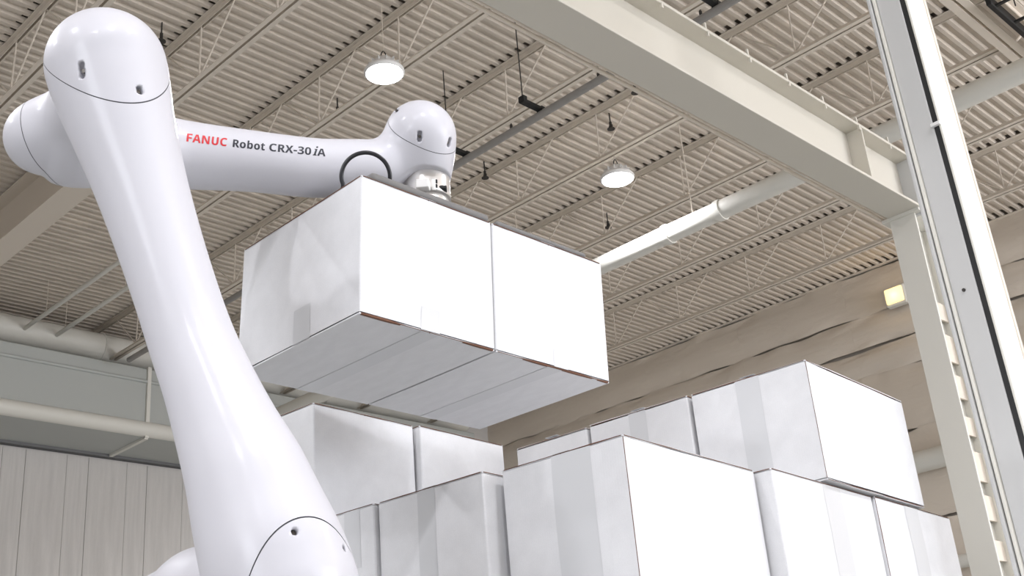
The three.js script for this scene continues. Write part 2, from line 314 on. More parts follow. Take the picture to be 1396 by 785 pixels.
// ------------------------------------------------------------------ big beam, column, post
{
  const YB = 3.0, zb = -2.755, zf = -2.547, zm = (zb + zf) / 2, w = zf - zb, h = 0.36, tf = 0.018, L0 = -1.0, L1 = 6.32;
  const b = thing('steel_beam', 'large cream painted I-beam crossing the upper right of the frame to the column', 'beam', V(0, YB, 0));
  const Lx = L1 - L0, xm = (L0 + L1) / 2;
  part('bottom_flange', new RoundedBoxGeometry(Lx, tf, w, 2, 0.004).translate(xm, tf / 2, zm), M.beam, b);
  part('web', boxAt(Lx, h - 2 * tf, 0.012, xm, h / 2, zm), M.beam, b);
  part('top_flange', new RoundedBoxGeometry(Lx, tf, w, 2, 0.004).translate(xm, h - tf / 2, zm), M.beam, b);
  for (const x of [5.72]) part('stiffener', boxAt(0.012, h - 2 * tf, w / 2 - 0.01, x, h / 2, zm + w / 4), M.beam, b);
  part('end_plate', boxAt(0.02, h + 0.06, w + 0.02, L1 - 0.01, h / 2, zm), M.grey, b);
  part('conduit', new THREE.CylinderGeometry(0.011, 0.011, Lx, 10).rotateZ(Math.PI / 2).translate(xm, 0.02, zb - 0.05), M.steel, b);
  part('conduit', new THREE.CylinderGeometry(0.008, 0.008, Lx, 10).rotateZ(Math.PI / 2).translate(xm, 0.03, zb - 0.028), M.steel, b);
  for (let x = 2.45; x < 6.1; x += 0.36) part('flange_clip', merge([boxAt(0.012, 0.045, 0.012, x, h + 0.018, zf - 0.012), boxAt(0.012, 0.03, 0.012, x, h - tf - 0.01, zf - 0.004)]), M.beam, b);
  const base = -EYE;
  const c = thing('steel_column', 'cream steel column with ladder-like batten plates under the beam end', 'column', V(6.435, base, -2.677));
  const H1 = YB - base;
  part('flange', new RoundedBoxGeometry(0.018, H1, 0.162, 2, 0.004).translate(-0.15, H1 / 2, 0), M.cream, c);
  part('flange', new RoundedBoxGeometry(0.018, H1, 0.162, 2, 0.004).translate(0.15, H1 / 2, 0), M.cream, c);
  part('web', boxAt(0.29, H1, 0.012, 0, H1 / 2, -0.03), M.cream, c);
  part('cap_plate', boxAt(0.36, 0.02, 0.24, 0, H1 - 0.008, 0), M.cream, c);
  part('base_plate', boxAt(0.46, 0.025, 0.4, 0, 0.0125, 0), M.cream, c);
  let i = 0; for (let y = 0.4; y < H1 - 0.45; y += 0.235) { part('batten_plate', boxAt(0.282, 0.11 + 0.03 * (i % 3), 0.012, 0, y, 0.0), M.steel, c); i++; }
  part('bolt', new THREE.CylinderGeometry(0.018, 0.018, 0.04, 6).rotateX(Math.PI / 2).translate(0.08, H1 - 0.32, 0.09), M.iron, c, 'dark bolt near the column head');
  part('bolt', new THREE.CylinderGeometry(0.014, 0.014, 0.04, 6).rotateX(Math.PI / 2).translate(0.08, H1 - 0.40, 0.09), M.iron, c, 'dark bolt near the column head');
  // corner post of the cell: side coloured grey for its shade, black slot, front coloured pale as lit
  const p = thing('guard_post', 'tall metal post at the right edge, shaded side coloured grey, lit front coloured white, black slot between', 'post', V(3.787 + 0.026, base, -1.417 + 0.026));
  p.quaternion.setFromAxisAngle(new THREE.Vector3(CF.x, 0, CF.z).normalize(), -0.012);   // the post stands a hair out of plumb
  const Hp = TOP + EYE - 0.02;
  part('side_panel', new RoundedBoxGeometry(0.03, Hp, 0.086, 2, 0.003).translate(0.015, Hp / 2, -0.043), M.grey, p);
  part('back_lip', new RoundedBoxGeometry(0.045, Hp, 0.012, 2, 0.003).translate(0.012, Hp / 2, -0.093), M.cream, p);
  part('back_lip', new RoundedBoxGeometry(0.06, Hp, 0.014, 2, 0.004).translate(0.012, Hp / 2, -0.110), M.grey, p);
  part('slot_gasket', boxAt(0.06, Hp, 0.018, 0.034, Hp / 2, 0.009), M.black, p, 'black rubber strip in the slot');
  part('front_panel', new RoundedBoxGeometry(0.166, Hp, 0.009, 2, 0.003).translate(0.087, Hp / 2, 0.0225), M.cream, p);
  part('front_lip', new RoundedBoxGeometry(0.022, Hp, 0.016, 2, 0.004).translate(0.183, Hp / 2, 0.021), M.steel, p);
  part('clip', new RoundedBoxGeometry(0.03, 0.014, 0.035, 2, 0.003).translate(0.006, 2.09 - base, 0.010), M.plastic, p, 'small white clip across the slot');
  part('screw', new THREE.CylinderGeometry(0.006, 0.006, 0.006, 10).rotateZ(Math.PI / 2).translate(-0.002, 1.46 - base, -0.045), M.iron, p);
}

// ------------------------------------------------------------------ cartons
const KR = 0.004;
function boardWalls(w, h, d, s0) { // four walls, rounded corners, faces a little bowed; origin: centre of the base
  const nx = 16, ny = 10, ring = [];
  const r = 0.005, sides = [[1, 0], [0, 1], [-1, 0], [0, -1]]; void sides;
  const add = (x, z, nxn, nzn, u, face) => ring.push([x, z, nxn, nzn, u, face]);
  const W = w / 2, D = d / 2; let u = 0;
  const edge = (x0, z0, x1, z1, n0, n1) => { const L = Math.hypot(x1 - x0, z1 - z0); for (let i = 0; i <= nx; i++) { const t = i / nx; add(x0 + (x1 - x0) * t, z0 + (z1 - z0) * t, n0, n1, u + L * t, t); } u += L; };
  const arc = (cx, cz, a0) => { for (let i = 1; i < 4; i++) { const a = a0 + (i / 4) * Math.PI / 2; add(cx + r * Math.cos(a), cz + r * Math.sin(a), Math.cos(a), Math.sin(a), u + r * i / 4, 0); } u += r * 1.57; };
  edge(-W + r, D, W - r, D, 0, 1); // +z face, left to right
  { for (let i = 1; i < 4; i++) { const a = Math.PI / 2 - (i / 4) * Math.PI / 2; add(W - r + r * Math.cos(a), D - r + r * Math.sin(a), Math.cos(a), Math.sin(a), u, 0); } }
  edge(W, D - r, W, -D + r, 1, 0);
  { for (let i = 1; i < 4; i++) { const a = -(i / 4) * Math.PI / 2; add(W - r + r * Math.cos(a), -D + r + r * Math.sin(a), Math.cos(a), Math.sin(a), u, 0); } }
  edge(W - r, -D, -W + r, -D, 0, -1);
  { for (let i = 1; i < 4; i++) { const a = -Math.PI / 2 - (i / 4) * Math.PI / 2; add(-W + r + r * Math.cos(a), -D + r + r * Math.sin(a), Math.cos(a), Math.sin(a), u, 0); } }
  edge(-W, -D + r, -W, D - r, -1, 0);
  { for (let i = 1; i < 4; i++) { const a = Math.PI - (i / 4) * Math.PI / 2; add(-W + r + r * Math.cos(a), D - r + r * Math.sin(a), Math.cos(a), Math.sin(a), u, 0); } }
  void arc;
  const pos = [], uv = [], idx = [], n = ring.length, y0 = 0.006, y1 = h - 0.006;
  for (let j = 0; j <= ny; j++) for (let i = 0; i <= n; i++) {
    const [x, z, a, b, uu, t] = ring[i % n]; const f = j / ny, y = y0 + (y1 - y0) * f;
    const o = bow(a, b, t, f, s0);
    pos.push(x + a * o, y, z + b * o); uv.push((i === n ? u : uu) / 0.45, y / 0.45);
  }
  for (let j = 0; j < ny; j++) for (let i = 0; i < n; i++) { const a = j * (n + 1) + i, b = a + 1, c = a + n + 1, e = c + 1; idx.push(a, b, e, a, e, c); }
  const g = new THREE.BufferGeometry(); g.setAttribute('position', new THREE.Float32BufferAttribute(pos, 3)); g.setAttribute('uv', new THREE.Float32BufferAttribute(uv, 2)); g.setIndex(idx); g.computeVertexNormals(); return g;
}
function bow(a, b, t, f, s0) { return 0.0035 * Math.sin(Math.PI * t) * Math.sin(Math.PI * f) * (0.5 + noise.noise(a * 3 + s0, b * 3, 1.7)) + 0.0022 * Math.sin(Math.PI * t) * noise.noise(t * 3 + a * 5 + s0, f * 3 + b * 5, s0 * 1.3); }
function flapGeo(w, d, top, s0, lift) { // closing flap, thickness 4 mm, gently warped
  const g = new THREE.BoxGeometry(w, 0.004, d, 12, 1, 6), p = g.attributes.position, s = top ? 1 : -1;
  for (let i = 0; i < p.count; i++) {
    const x = p.getX(i), z = p.getZ(i), y = p.getY(i);
    const e = Math.pow(Math.abs(x) / (w / 2), 2);
    p.setY(i, y + s * (lift * (0.5 + 0.5 * noise.noise(x * 5 + s0, z * 5, s0)) * (1 - 0.6 * e)));
  }
  g.computeVertexNormals(); return g;
}
function rawEdge(L, s0, amp) { // torn brown edge of the board along a fold, irregular height
  const n = 24, pos = [], idx = [];
  for (let i = 0; i <= n; i++) { const x = -L / 2 + L * i / n, hgt = 0.0007 + amp * Math.max(0, 0.35 + noise.noise(x * 9 + s0, s0, 3.1)); for (const [y, z] of [[-hgt, 0], [hgt * 0.6, 0], [hgt * 0.6, -0.006], [-hgt, -0.006]]) pos.push(x, y, z); }
  for (let i = 0; i < n; i++) for (let k = 0; k < 4; k++) { const a = i * 4 + k, b = i * 4 + (k + 1) % 4; idx.push(a, a + 4, b + 4, a, b + 4, b); }
  idx.push(0, 1, 2, 0, 2, 3); const o = n * 4; idx.push(o, o + 2, o + 1, o, o + 3, o + 2);
  const g = new THREE.BufferGeometry(); g.setAttribute('position', new THREE.Float32BufferAttribute(pos, 3)); g.setIndex(idx); g.computeVertexNormals();
  g.setAttribute('uv', new THREE.Float32BufferAttribute(new Float32Array(pos.length / 3 * 2), 2)); return g;
}
function stripGeo(w, h, d, face, c, tw, y0, y1, s0) { // tape lying on a wall, following its bow
  const ny = 10, nx = 3, pos = [], idx = [], uv = [], off = 0.0006; const [a, b] = face; const W = w / 2, D = d / 2;
  for (const o2 of [off, 0.0001]) for (let j = 0; j <= ny; j++) for (let i = 0; i <= nx; i++) {
    const s = c - tw / 2 + tw * i / nx, y = y0 + (y1 - y0) * j / ny, f = (y - 0.006) / (h - 0.012);
    const L = a ? d : w; const t = b > 0 || a < 0 ? (s + L / 2) / L : (L / 2 - s) / L;
    const o = bow(a, b, t, Math.min(1, Math.max(0, f)), s0) + o2;
    pos.push(a ? a * (W + o) : s, y, a ? s : b * (D + o)); uv.push(i / nx, j / ny);
  }
  const N = (ny + 1) * (nx + 1), flip = a < 0 || b > 0;
  for (let j = 0; j < ny; j++) for (let i = 0; i < nx; i++) { const p = j * (nx + 1) + i, q = p + 1, r = p + nx + 1, t = r + 1; if (flip) idx.push(p, q, t, p, t, r); else idx.push(p, t, q, p, r, t); const P = p + N, Q = q + N, R = r + N, T = t + N; if (flip) idx.push(P, T, Q, P, R, T); else idx.push(P, Q, T, P, T, R); }
  const g = new THREE.BufferGeometry(); g.setAttribute('position', new THREE.Float32BufferAttribute(pos, 3)); g.setAttribute('uv', new THREE.Float32BufferAttribute(uv, 2)); g.setIndex(idx); g.computeVertexNormals(); return g;
}
// opt.tape: list of [face, centre, from, to]; opt.seam: 'x' or 'z' direction of the flap seam; opt.corner: brown raw corner edge
function fillCarton(t, w, h, d, s0, opt = {}) {
  part('box_walls', boardWalls(w, h, d, s0), M.board, t);
  const seamX = opt.seam === 'x', g = 0.0018, lift = opt.lift ?? 0.002;
  for (const top of [true, false]) {
    const y = top ? h - 0.003 : 0.003;
    for (const s of [-1, 1]) {
      const geo = seamX ? flapGeo(w - 0.004, d / 2 - g - 0.001, top, s0 + s, top ? lift : lift * 0.6).translate(0, y, s * (d / 4)) : flapGeo(d - 0.004, w / 2 - g - 0.001, top, s0 + s, top ? lift : lift * 0.6).rotateY(Math.PI / 2).translate(s * (w / 4), y, 0);
      part(top ? 'top_flap' : 'bottom_flap', geo, M.board, t);
    }
    const ty = top ? y + 0.0024 + 0.8 * lift : y - 0.0024 - 0.5 * lift, L = (seamX ? w : d) - 0.006;
    part('tape', new THREE.BoxGeometry(seamX ? L : 0.05, 0.0006, seamX ? 0.05 : L).translate(0, ty, 0), M.tape, t);
    const amp = top ? 0.0012 : opt.sag ?? 0.0015;
    for (const [a, b] of top ? [[0, 1], [-1, 0]] : [[0, 1]]) {
      const e = rawEdge((a ? d : w) - 0.012, s0 + a * 3 + b + (top ? 5 : 0), amp); if (!top) e.scale(1, -1, 1); 
      if (a) e.rotateY(a * Math.PI / 2).translate(a * (w / 2 - 0.0006), y + (top ? 0.0015 : -0.0015), 0); else e.translate(0, y + (top ? 0.0015 : -0.0015), d / 2 - 0.0006);
      if (!top) { const ix = e.index.array; for (let i = 0; i < ix.length; i += 3) { const q = ix[i]; ix[i] = ix[i + 1]; ix[i + 1] = q; } e.computeVertexNormals(); }
      part('raw_edge', e, M.kraft, t);
    }
  }
  for (const [face, c, y0, y1, tw] of opt.tape ?? []) part('tape', stripGeo(w, h, d, face, c, tw ?? 0.05, y0 ?? 0.004, y1 ?? h - 0.004, s0), M.tape, t);
  if (opt.corner) { const e = rawEdge(h - 0.012, s0 + 9, 0.0006).rotateZ(Math.PI / 2); e.translate(0, h / 2, 0); part('raw_edge', e.rotateY(-Math.PI / 4).translate(-w / 2 + 0.0008, 0, d / 2 - 0.0008), M.kraft, t, 'brown raw board edge down the corner'); }
  return t;
}
const P1 = new THREE.Vector3(2.03, 0.73 + EYE, -1.613), YAW = 4.5 * Math.PI / 180;
const at = (u, b, y) => new THREE.Vector3(P1.x + u * Math.cos(YAW) - b * Math.sin(YAW), P1.y + y, P1.z - u * Math.sin(YAW) - b * Math.cos(YAW));
const FX = [-1, 0], FZ = [0, 1];
function stackCarton(label, u, b, w, d, y, h, s0, opt, dyaw = 0, group = 'white cartons stacked on the pallet') {
  const t = thing('carton', label, 'box', at(u + w / 2, b + d / 2, y), YAW + dyaw, group);
  return fillCarton(t, w, h, d, s0, opt);
}
const CH = 0.354, LOW = -CH;
stackCarton('large white carton at the front of the stack, brown corner edge toward the viewer', 0, 0, 0.585, 0.364, LOW, CH, 1.3, { seam: 'x', corner: true, tape: [[FX, 0.03, , , 0.115]] });
stackCarton('grey-looking white carton directly behind the large front carton, narrow white side showing', -0.047, 0.386, 0.56, 0.364, LOW, CH - 0.003, 2.1, { seam: 'x', tape: [[FX, -0.01, , , 0.06]] });
stackCarton('shaded carton beside the robot arm, at the left end of the front row', -0.058, 0.756, 0.585, 0.364, LOW, CH - 0.004, 3.7, { seam: 'x', tape: [[FX, 0.10, CH - 0.16, , 0.06]] });
stackCarton('white carton right of the large front carton with a tape strip down its front', 0.601, -0.042, 0.60, 0.37, LOW, CH, 4.2, { seam: 'z', tape: [[FZ, 0.04, , , 0.105]] });
stackCarton('rightmost white carton of the lower row with a narrow tape strip', 1.207, -0.050, 0.575, 0.364, LOW, CH, 5.9, { seam: 'z', corner: true, tape: [[FZ, -0.03, , , 0.10]] });
stackCarton('top white carton at the right of the stack, brown corner edge and blank right side', 0.893, -0.058, 0.672, 0.392, 0.0055, CH, 6.4, { seam: 'x', corner: true, tape: [[FX, 0.0, , , 0.08]], lift: 0.007 });
stackCarton('top white carton just left of the rightmost top carton, with tape on its side', 0.886, 0.345, 0.62, 0.378, 0.0055, CH, 7.5, { seam: 'x', tape: [[FX, 0.0, , , 0.066]], lift: 0.009 });
stackCarton('top white carton mostly hidden behind the large front carton, torn top edge', 0.88, 0.733, 0.62, 0.30, 0.0055, CH - 0.004, 8.8, { seam: 'x', lift: 0.01 });
stackCarton('white top carton under the held cartons, at the rear left beside the robot arm', -0.002, 1.05, 0.404, 0.50, 0.0055, CH, 9.1, { seam: 'z' });
stackCarton('white top carton under the held cartons, right of the one beside the robot arm', 0.411, 1.03, 0.397, 0.50, 0.0055, CH - 0.002, 10.3, { seam: 'z' });
// hidden carriers: the rest of this layer and the layers down to the pallet
{
  const cols = [[-0.03, 0.585], [0.60, 0.60], [1.207, 0.593]], rowsB = [0.0, 0.386, 0.757, 1.128];
  const proto = {}; let first = null; const lh = (0.73 + EYE - 0.144 - CH) / 5;
  const lower = 'white carton in the hidden inner and lower layers of the stack';
  const put = (w, h, u, b, y) => {
    const key = w + '_' + h.toFixed(4);
    if (!proto[key]) { const t = thing('carton', lower, 'box', at(u + w / 2, b + 0.182, y), YAW, 'hidden cartons carrying the stack'); fillCarton(t, w, h, 0.364, 11 + Object.keys(proto).length, { seam: 'x', lift: 0.0008 }); proto[key] = t; return; }
    const c = proto[key].clone(); c.name = numbered('carton'); c.position.copy(at(u + w / 2, b + 0.182, y)); scene.add(c);
  };
  void first;
  for (let ci = 0; ci < 3; ci++) for (let ri = 0; ri < 4; ri++) {
    const seen = (ci === 0 && ri < 3) || (ri === 0);
    if (!seen) put(cols[ci][1] - 0.004, CH - 0.008, cols[ci][0], rowsB[ri], LOW);
    if (ci === 0 || ri === 0 || (ci === 1 && ri === 3) || (ci === 1) || (ci === 2)) for (let k = 0; k < 5; k++) put(cols[ci][1] - 0.004, lh - 0.016, cols[ci][0], rowsB[ri], LOW - (k + 1) * lh);
  }
  const pal = thing('pallet', 'wooden pallet under the carton stack', 'pallet', at(0.9, 0.75, 0).setY(0), YAW);
  for (let i = 0; i < 8; i++) part('deck_board', boxAt(1.95, 0.022, 0.14, 0, 0.124, -0.7 + i * 0.2), M.wood, pal);
  for (let i = 0; i < 3; i++) { part('stringer', boxAt(0.09, 0.092, 1.54, -0.92 + i * 0.92, 0.067, 0), M.wood, pal); part('bottom_board', boxAt(0.1, 0.021, 1.54, -0.92 + i * 0.92, 0.0105, 0), M.wood, pal); }
}
// the two cartons held by the gripper
const HELD = new THREE.Group();   // only a frame to place the held things; each thing goes to the scene
HELD.position.copy(V(1.50916, 1.0, -1.88877));
HELD.rotation.set(1.71051 * Math.PI / 180, -2.19177 * Math.PI / 180, -1.83444 * Math.PI / 180, 'YXZ');
HELD.updateMatrixWorld(true);
function heldThing(name, label, category, x, y, z, group) {
  const t = thing(name, label, category, HELD.localToWorld(new THREE.Vector3(x, y, z)), 0, group); t.quaternion.copy(HELD.quaternion); return t;
}
const HW = 0.4, HD = 0.52, HH = 0.347;
fillCarton(heldThing('carton', 'white carton held in the air by the gripper, the left one of the pair', 'box', HW / 2, 0, -HD / 2, 'cartons held by the gripper'), HW, HH, HD, 21.4, { seam: 'z', sag: 0.0045, tape: [[FX, 0.03, 0.004, 0.09, 0.07], [FZ, 0.0, 0.004, 0.06, 0.055]] });
fillCarton(heldThing('carton', 'white carton held in the air by the gripper, the right one of the pair', 'box', HW * 1.5 + 0.004, 0, -HD / 2, 'cartons held by the gripper'), HW, HH, HD, 23.9, { seam: 'z', sag: 0.004, tape: [[FZ, 0.02, 0.004, 0.05, 0.05]] });

// ------------------------------------------------------------------ robot: smooth shells from blended tapered limbs
const cone = (p, q) => { // signed distance of a tapered capsule between p and q = [x, y, z, r]
  const ax = p[0], ay = p[1], az = p[2], bx = q[0] - ax, by = q[1] - ay, bz = q[2] - az, r1 = p[3], r2 = q[3];
  const l2 = bx * bx + by * by + bz * bz, rr = r1 - r2, a2 = l2 - rr * rr, il2 = 1 / l2;
  return (x, y, z) => {
    const px = x - ax, py = y - ay, pz = z - az, yy = px * bx + py * by + pz * bz, zz = yy - l2;
    const cx = px * l2 - bx * yy, cy = py * l2 - by * yy, cz = pz * l2 - bz * yy, x2 = cx * cx + cy * cy + cz * cz;
    const y2 = yy * yy * l2, z2 = zz * zz * l2, k = Math.sign(rr) * rr * rr * x2;
    if (Math.sign(zz) * a2 * z2 > k) return Math.sqrt(x2 + z2) * il2 - r2;
    if (Math.sign(yy) * a2 * y2 < k) return Math.sqrt(x2 + y2) * il2 - r1;
    return (Math.sqrt(x2 * a2 * il2) + yy * rr) * il2 - r1;
  };
};
const smin = (a, b, k) => { const h = Math.max(k - Math.abs(a - b), 0) / k; return Math.min(a, b) - h * h * k * 0.25; };
const smax = (a, b, k) => -smin(-a, -b, k);
const chain = (pts, k) => { const f = []; for (let i = 0; i + 1 < pts.length; i++) f.push(cone(pts[i], pts[i + 1])); return (x, y, z) => { let d = f[0](x, y, z); for (let i = 1; i < f.length; i++) d = smin(d, f[i](x, y, z), k); return d; }; };
function limb(S, n = 256) { // distance to a limb whose centre line and radius run smoothly through the stations
  const sub3 = (p, q) => [p[0] - q[0], p[1] - q[1], p[2] - q[2]];
  const A = S[0], ax = sub3(S[S.length - 1], A), L = Math.hypot(...ax); for (let k = 0; k < 3; k++) ax[k] /= L;
  const t = S.map((p) => { const d = sub3(p, A); return d[0] * ax[0] + d[1] * ax[1] + d[2] * ax[2]; });
  const m = S.map((p, i) => (i === 0 || i === S.length - 1 ? [...ax, 0] : p.map((_, k) => (S[i + 1][k] - S[i - 1][k]) / (t[i + 1] - t[i - 1]))));
  const T = new Float64Array(n * 4);
  for (let q = 0; q < n; q++) {
    const x = L * q / (n - 1); let i = 0; while (i < t.length - 2 && x > t[i + 1]) i++;
    const h = t[i + 1] - t[i], u = (x - t[i]) / h, u2 = u * u, u3 = u2 * u;
    for (let k = 0; k < 4; k++) T[q * 4 + k] = (2 * u3 - 3 * u2 + 1) * S[i][k] + (u3 - 2 * u2 + u) * h * m[i][k] + (3 * u2 - 2 * u3) * S[i + 1][k] + (u3 - u2) * h * m[i + 1][k];
  }
  return (x, y, z) => {
    const v = Math.min(Math.max(((x - A[0]) * ax[0] + (y - A[1]) * ax[1] + (z - A[2]) * ax[2]) / L, 0), 1) * (n - 1), i = Math.min(Math.floor(v), n - 2), w = v - i, a = i * 4, e = 1 - w;
    return (Math.hypot(x - T[a] * e - T[a + 4] * w, y - T[a + 1] * e - T[a + 5] * w, z - T[a + 2] * e - T[a + 6] * w) - T[a + 3] * e - T[a + 7] * w) * 0.9;
  };
}
const grad = (f, x, y, z) => { const e = 0.0008; const n = new THREE.Vector3(f(x + e, y, z) - f(x - e, y, z), f(x, y + e, z) - f(x, y - e, z), f(x, y, z + e) - f(x, y, z - e)); return n.normalize(); };
function shell(f, lo, hi, h) { // surface nets over a block-skipped grid, vertices pulled onto the surface
  const nx = Math.ceil((hi[0] - lo[0]) / h), ny = Math.ceil((hi[1] - lo[1]) / h), nz = Math.ceil((hi[2] - lo[2]) / h);
  const sx = nx + 1, sy = ny + 1, val = new Float32Array(sx * sy * (nz + 1)).fill(1), B = 8;
  const I = (i, j, k) => i + sx * (j + sy * k);
  for (let bk = 0; bk <= nz; bk += B) for (let bj = 0; bj <= ny; bj += B) for (let bi = 0; bi <= nx; bi += B) {
    const d = f(lo[0] + (bi + B / 2) * h, lo[1] + (bj + B / 2) * h, lo[2] + (bk + B / 2) * h);
    const far = Math.abs(d) > B * h * 0.87 * 1.35 + h;
    for (let k = bk; k < Math.min(bk + B, nz + 1); k++) for (let j = bj; j < Math.min(bj + B, ny + 1); j++) for (let i = bi; i < Math.min(bi + B, nx + 1); i++) val[I(i, j, k)] = far ? d : f(lo[0] + i * h, lo[1] + j * h, lo[2] + k * h);
  }
  const vid = new Int32Array(sx * sy * (nz + 1)).fill(-1), pos = [], nor = [], idx = [];
  for (let k = 0; k < nz; k++) for (let j = 0; j < ny; j++) for (let i = 0; i < nx; i++) {
    let m = 0, c = 0, X = 0, Y = 0, Z = 0; const v = [];
    for (let q = 0; q < 8; q++) { const t = val[I(i + (q & 1), j + ((q >> 1) & 1), k + (q >> 2))]; v.push(t); if (t < 0) m++; }
    if (m === 0 || m === 8) continue;
    for (let q = 0; q < 8; q++) for (const b of [1, 2, 4]) if (!(q & b)) { const p = q | b; if ((v[q] < 0) !== (v[p] < 0)) { const t = v[q] / (v[q] - v[p]); X += (q & 1) + (b === 1 ? t : 0); Y += ((q >> 1) & 1) + (b === 2 ? t : 0); Z += (q >> 2) + (b === 4 ? t : 0); c++; } }
    let x = lo[0] + (i + X / c) * h, y = lo[1] + (j + Y / c) * h, z = lo[2] + (k + Z / c) * h, n;
    for (let s = 0; s < 3; s++) { n = grad(f, x, y, z); const d = Math.max(-h, Math.min(h, f(x, y, z))); x -= n.x * d; y -= n.y * d; z -= n.z * d; }
    n = grad(f, x, y, z);
    vid[I(i, j, k)] = pos.length / 3; pos.push(x, y, z); nor.push(n.x, n.y, n.z);
  }
  const quad = (a, b, c, d, fl) => { if (a < 0 || b < 0 || c < 0 || d < 0) return; if (fl) idx.push(a, b, c, a, c, d); else idx.push(a, c, b, a, d, c); };
  for (let k = 1; k < nz; k++) for (let j = 1; j < ny; j++) for (let i = 1; i < nx; i++) {
    const a = val[I(i, j, k)] < 0;
    if (a !== (val[I(i + 1, j, k)] < 0)) quad(vid[I(i, j - 1, k - 1)], vid[I(i, j, k - 1)], vid[I(i, j, k)], vid[I(i, j - 1, k)], a);
    if (a !== (val[I(i, j + 1, k)] < 0)) quad(vid[I(i - 1, j, k - 1)], vid[I(i - 1, j, k)], vid[I(i, j, k)], vid[I(i, j, k - 1)], a);
    if (a !== (val[I(i, j, k + 1)] < 0)) quad(vid[I(i - 1, j - 1, k)], vid[I(i, j - 1, k)], vid[I(i, j, k)], vid[I(i - 1, j, k)], a);
  }
  return { pos, nor, idx };
}
function cut(m, pl, gap, region) { // clip a shell by a plane; returns the side above, the side below and the boundary loop
  // pl = {n, c}; region(x,y,z) true where the cut applies at all (else the triangle goes below)
  const side = [{ pos: [], nor: [], idx: [], map: new Map() }, { pos: [], nor: [], idx: [], map: new Map() }], segs = [];
  const D = (i) => (m.pos[i * 3] - pl.c.x) * pl.n.x + (m.pos[i * 3 + 1] - pl.c.y) * pl.n.y + (m.pos[i * 3 + 2] - pl.c.z) * pl.n.z;
  const vert = (s, key, p, n) => { let v = s.map.get(key); if (v === undefined) { v = s.pos.length / 3; s.pos.push(...p); s.nor.push(...n); s.map.set(key, v); } return v; };
  const P = (i) => [m.pos[i * 3], m.pos[i * 3 + 1], m.pos[i * 3 + 2]], N = (i) => [m.nor[i * 3], m.nor[i * 3 + 1], m.nor[i * 3 + 2]];
  for (let t = 0; t < m.idx.length; t += 3) {
    const tri = [m.idx[t], m.idx[t + 1], m.idx[t + 2]];
    const inR = region(...P(tri[0]));
    for (const s of [0, 1]) {
      if (!inR) { if (s === 1) for (const i of tri) side[1].idx.push(vert(side[1], 'v' + i, P(i), N(i))); continue; }
      const d = tri.map((i) => (s === 0 ? D(i) - gap : -D(i) - gap)), out = [], cr = [];
      for (let e = 0; e < 3; e++) {
        const a = tri[e], b = tri[(e + 1) % 3], da = d[e], db = d[(e + 1) % 3];
        if (da >= 0) out.push(vert(side[s], 'v' + a, P(a), N(a)));
        if ((da >= 0) !== (db >= 0)) { const [i, j, di, dj] = a < b ? [a, b, da, db] : [b, a, db, da]; const w = di / (di - dj), p = P(i), q = P(j), n = N(i), o = N(j); const id = vert(side[s], 'e' + i + '_' + j, p.map((v, k) => v + (q[k] - v) * w), n.map((v, k) => v + (o[k] - v) * w)); out.push(id); cr.push(id); }
      }
      for (let k = 1; k + 1 < out.length; k++) side[s].idx.push(out[0], out[k], out[k + 1]);
      if (s === 0 && cr.length === 2) segs.push(cr);
    }
  }
  const next = new Map(); for (const [a, b] of segs) { if (!next.has(a)) next.set(a, []); if (!next.has(b)) next.set(b, []); next.get(a).push(b); next.get(b).push(a); }
  let best = []; const seen = new Set();
  for (const s0 of next.keys()) { if (seen.has(s0)) continue; const loop = [s0]; seen.add(s0); let c = s0; for (;;) { const nx = next.get(c).find((v) => !seen.has(v)); if (nx === undefined) break; seen.add(nx); loop.push(nx); c = nx; } if (loop.length > best.length) best = loop; }
  const up = side[0]; const loop = best.map((i) => new THREE.Vector3(up.pos[i * 3], up.pos[i * 3 + 1], up.pos[i * 3 + 2]).addScaledVector(new THREE.Vector3(up.nor[i * 3], up.nor[i * 3 + 1], up.nor[i * 3 + 2]), -0.0022).addScaledVector(pl.n, -gap));
  return [side[0], side[1], loop];
}
const shellGeo = (m) => { const g = new THREE.BufferGeometry(); g.setAttribute('position', new THREE.Float32BufferAttribute(m.pos, 3)); g.setAttribute('normal', new THREE.Float32BufferAttribute(m.nor, 3)); g.setAttribute('uv', new THREE.Float32BufferAttribute(new Float32Array(m.pos.length / 3 * 2), 2)); g.setIndex(m.idx); return g; };
const ringGeo = (loop, r) => { const st = Math.max(1, Math.floor(loop.length / 90)), p = loop.filter((_, i) => i % st === 0); return tube(p, r, Math.min(220, p.length * 2), 8, true); };

// limb stations [x, y above the eye, z, radius]
const UA = [[0.9382, 1.4534, -1.9817, 0.1217], [0.9508, 1.4105, -1.9793, 0.1197], [0.9754, 1.3132, -1.9666, 0.1055], [1.0075, 1.197, -1.9498, 0.0922], [1.0397, 1.0745, -1.9288, 0.0841], [1.0716, 0.9466, -1.9037, 0.0804], [1.0951, 0.8445, -1.8792, 0.0811], [1.1141, 0.7579, -1.8498, 0.0851], [1.1351, 0.6676, -1.8207, 0.0943], [1.1555, 0.58, -1.7904, 0.1072], [1.1721, 0.5042, -1.7727, 0.1174], [1.1886, 0.4304, -1.7538, 0.1266], [1.205, 0.3664, -1.7447, 0.1311]];
const FA = [[0.9526, 1.4444, -2.3052, 0.0826], [0.9791, 1.456, -2.3016, 0.1049], [1.0149, 1.4681, -2.2877, 0.1191], [1.0741, 1.4773, -2.2827, 0.1149], [1.1467, 1.4828, -2.2815, 0.1005], [1.214, 1.4829, -2.2656, 0.0895], [1.2751, 1.4881, -2.2531, 0.0835], [1.4259, 1.4971, -2.1986, 0.0764], [1.5828, 1.5031, -2.1395, 0.0755], [1.7363, 1.5269, -2.0809, 0.0735]];
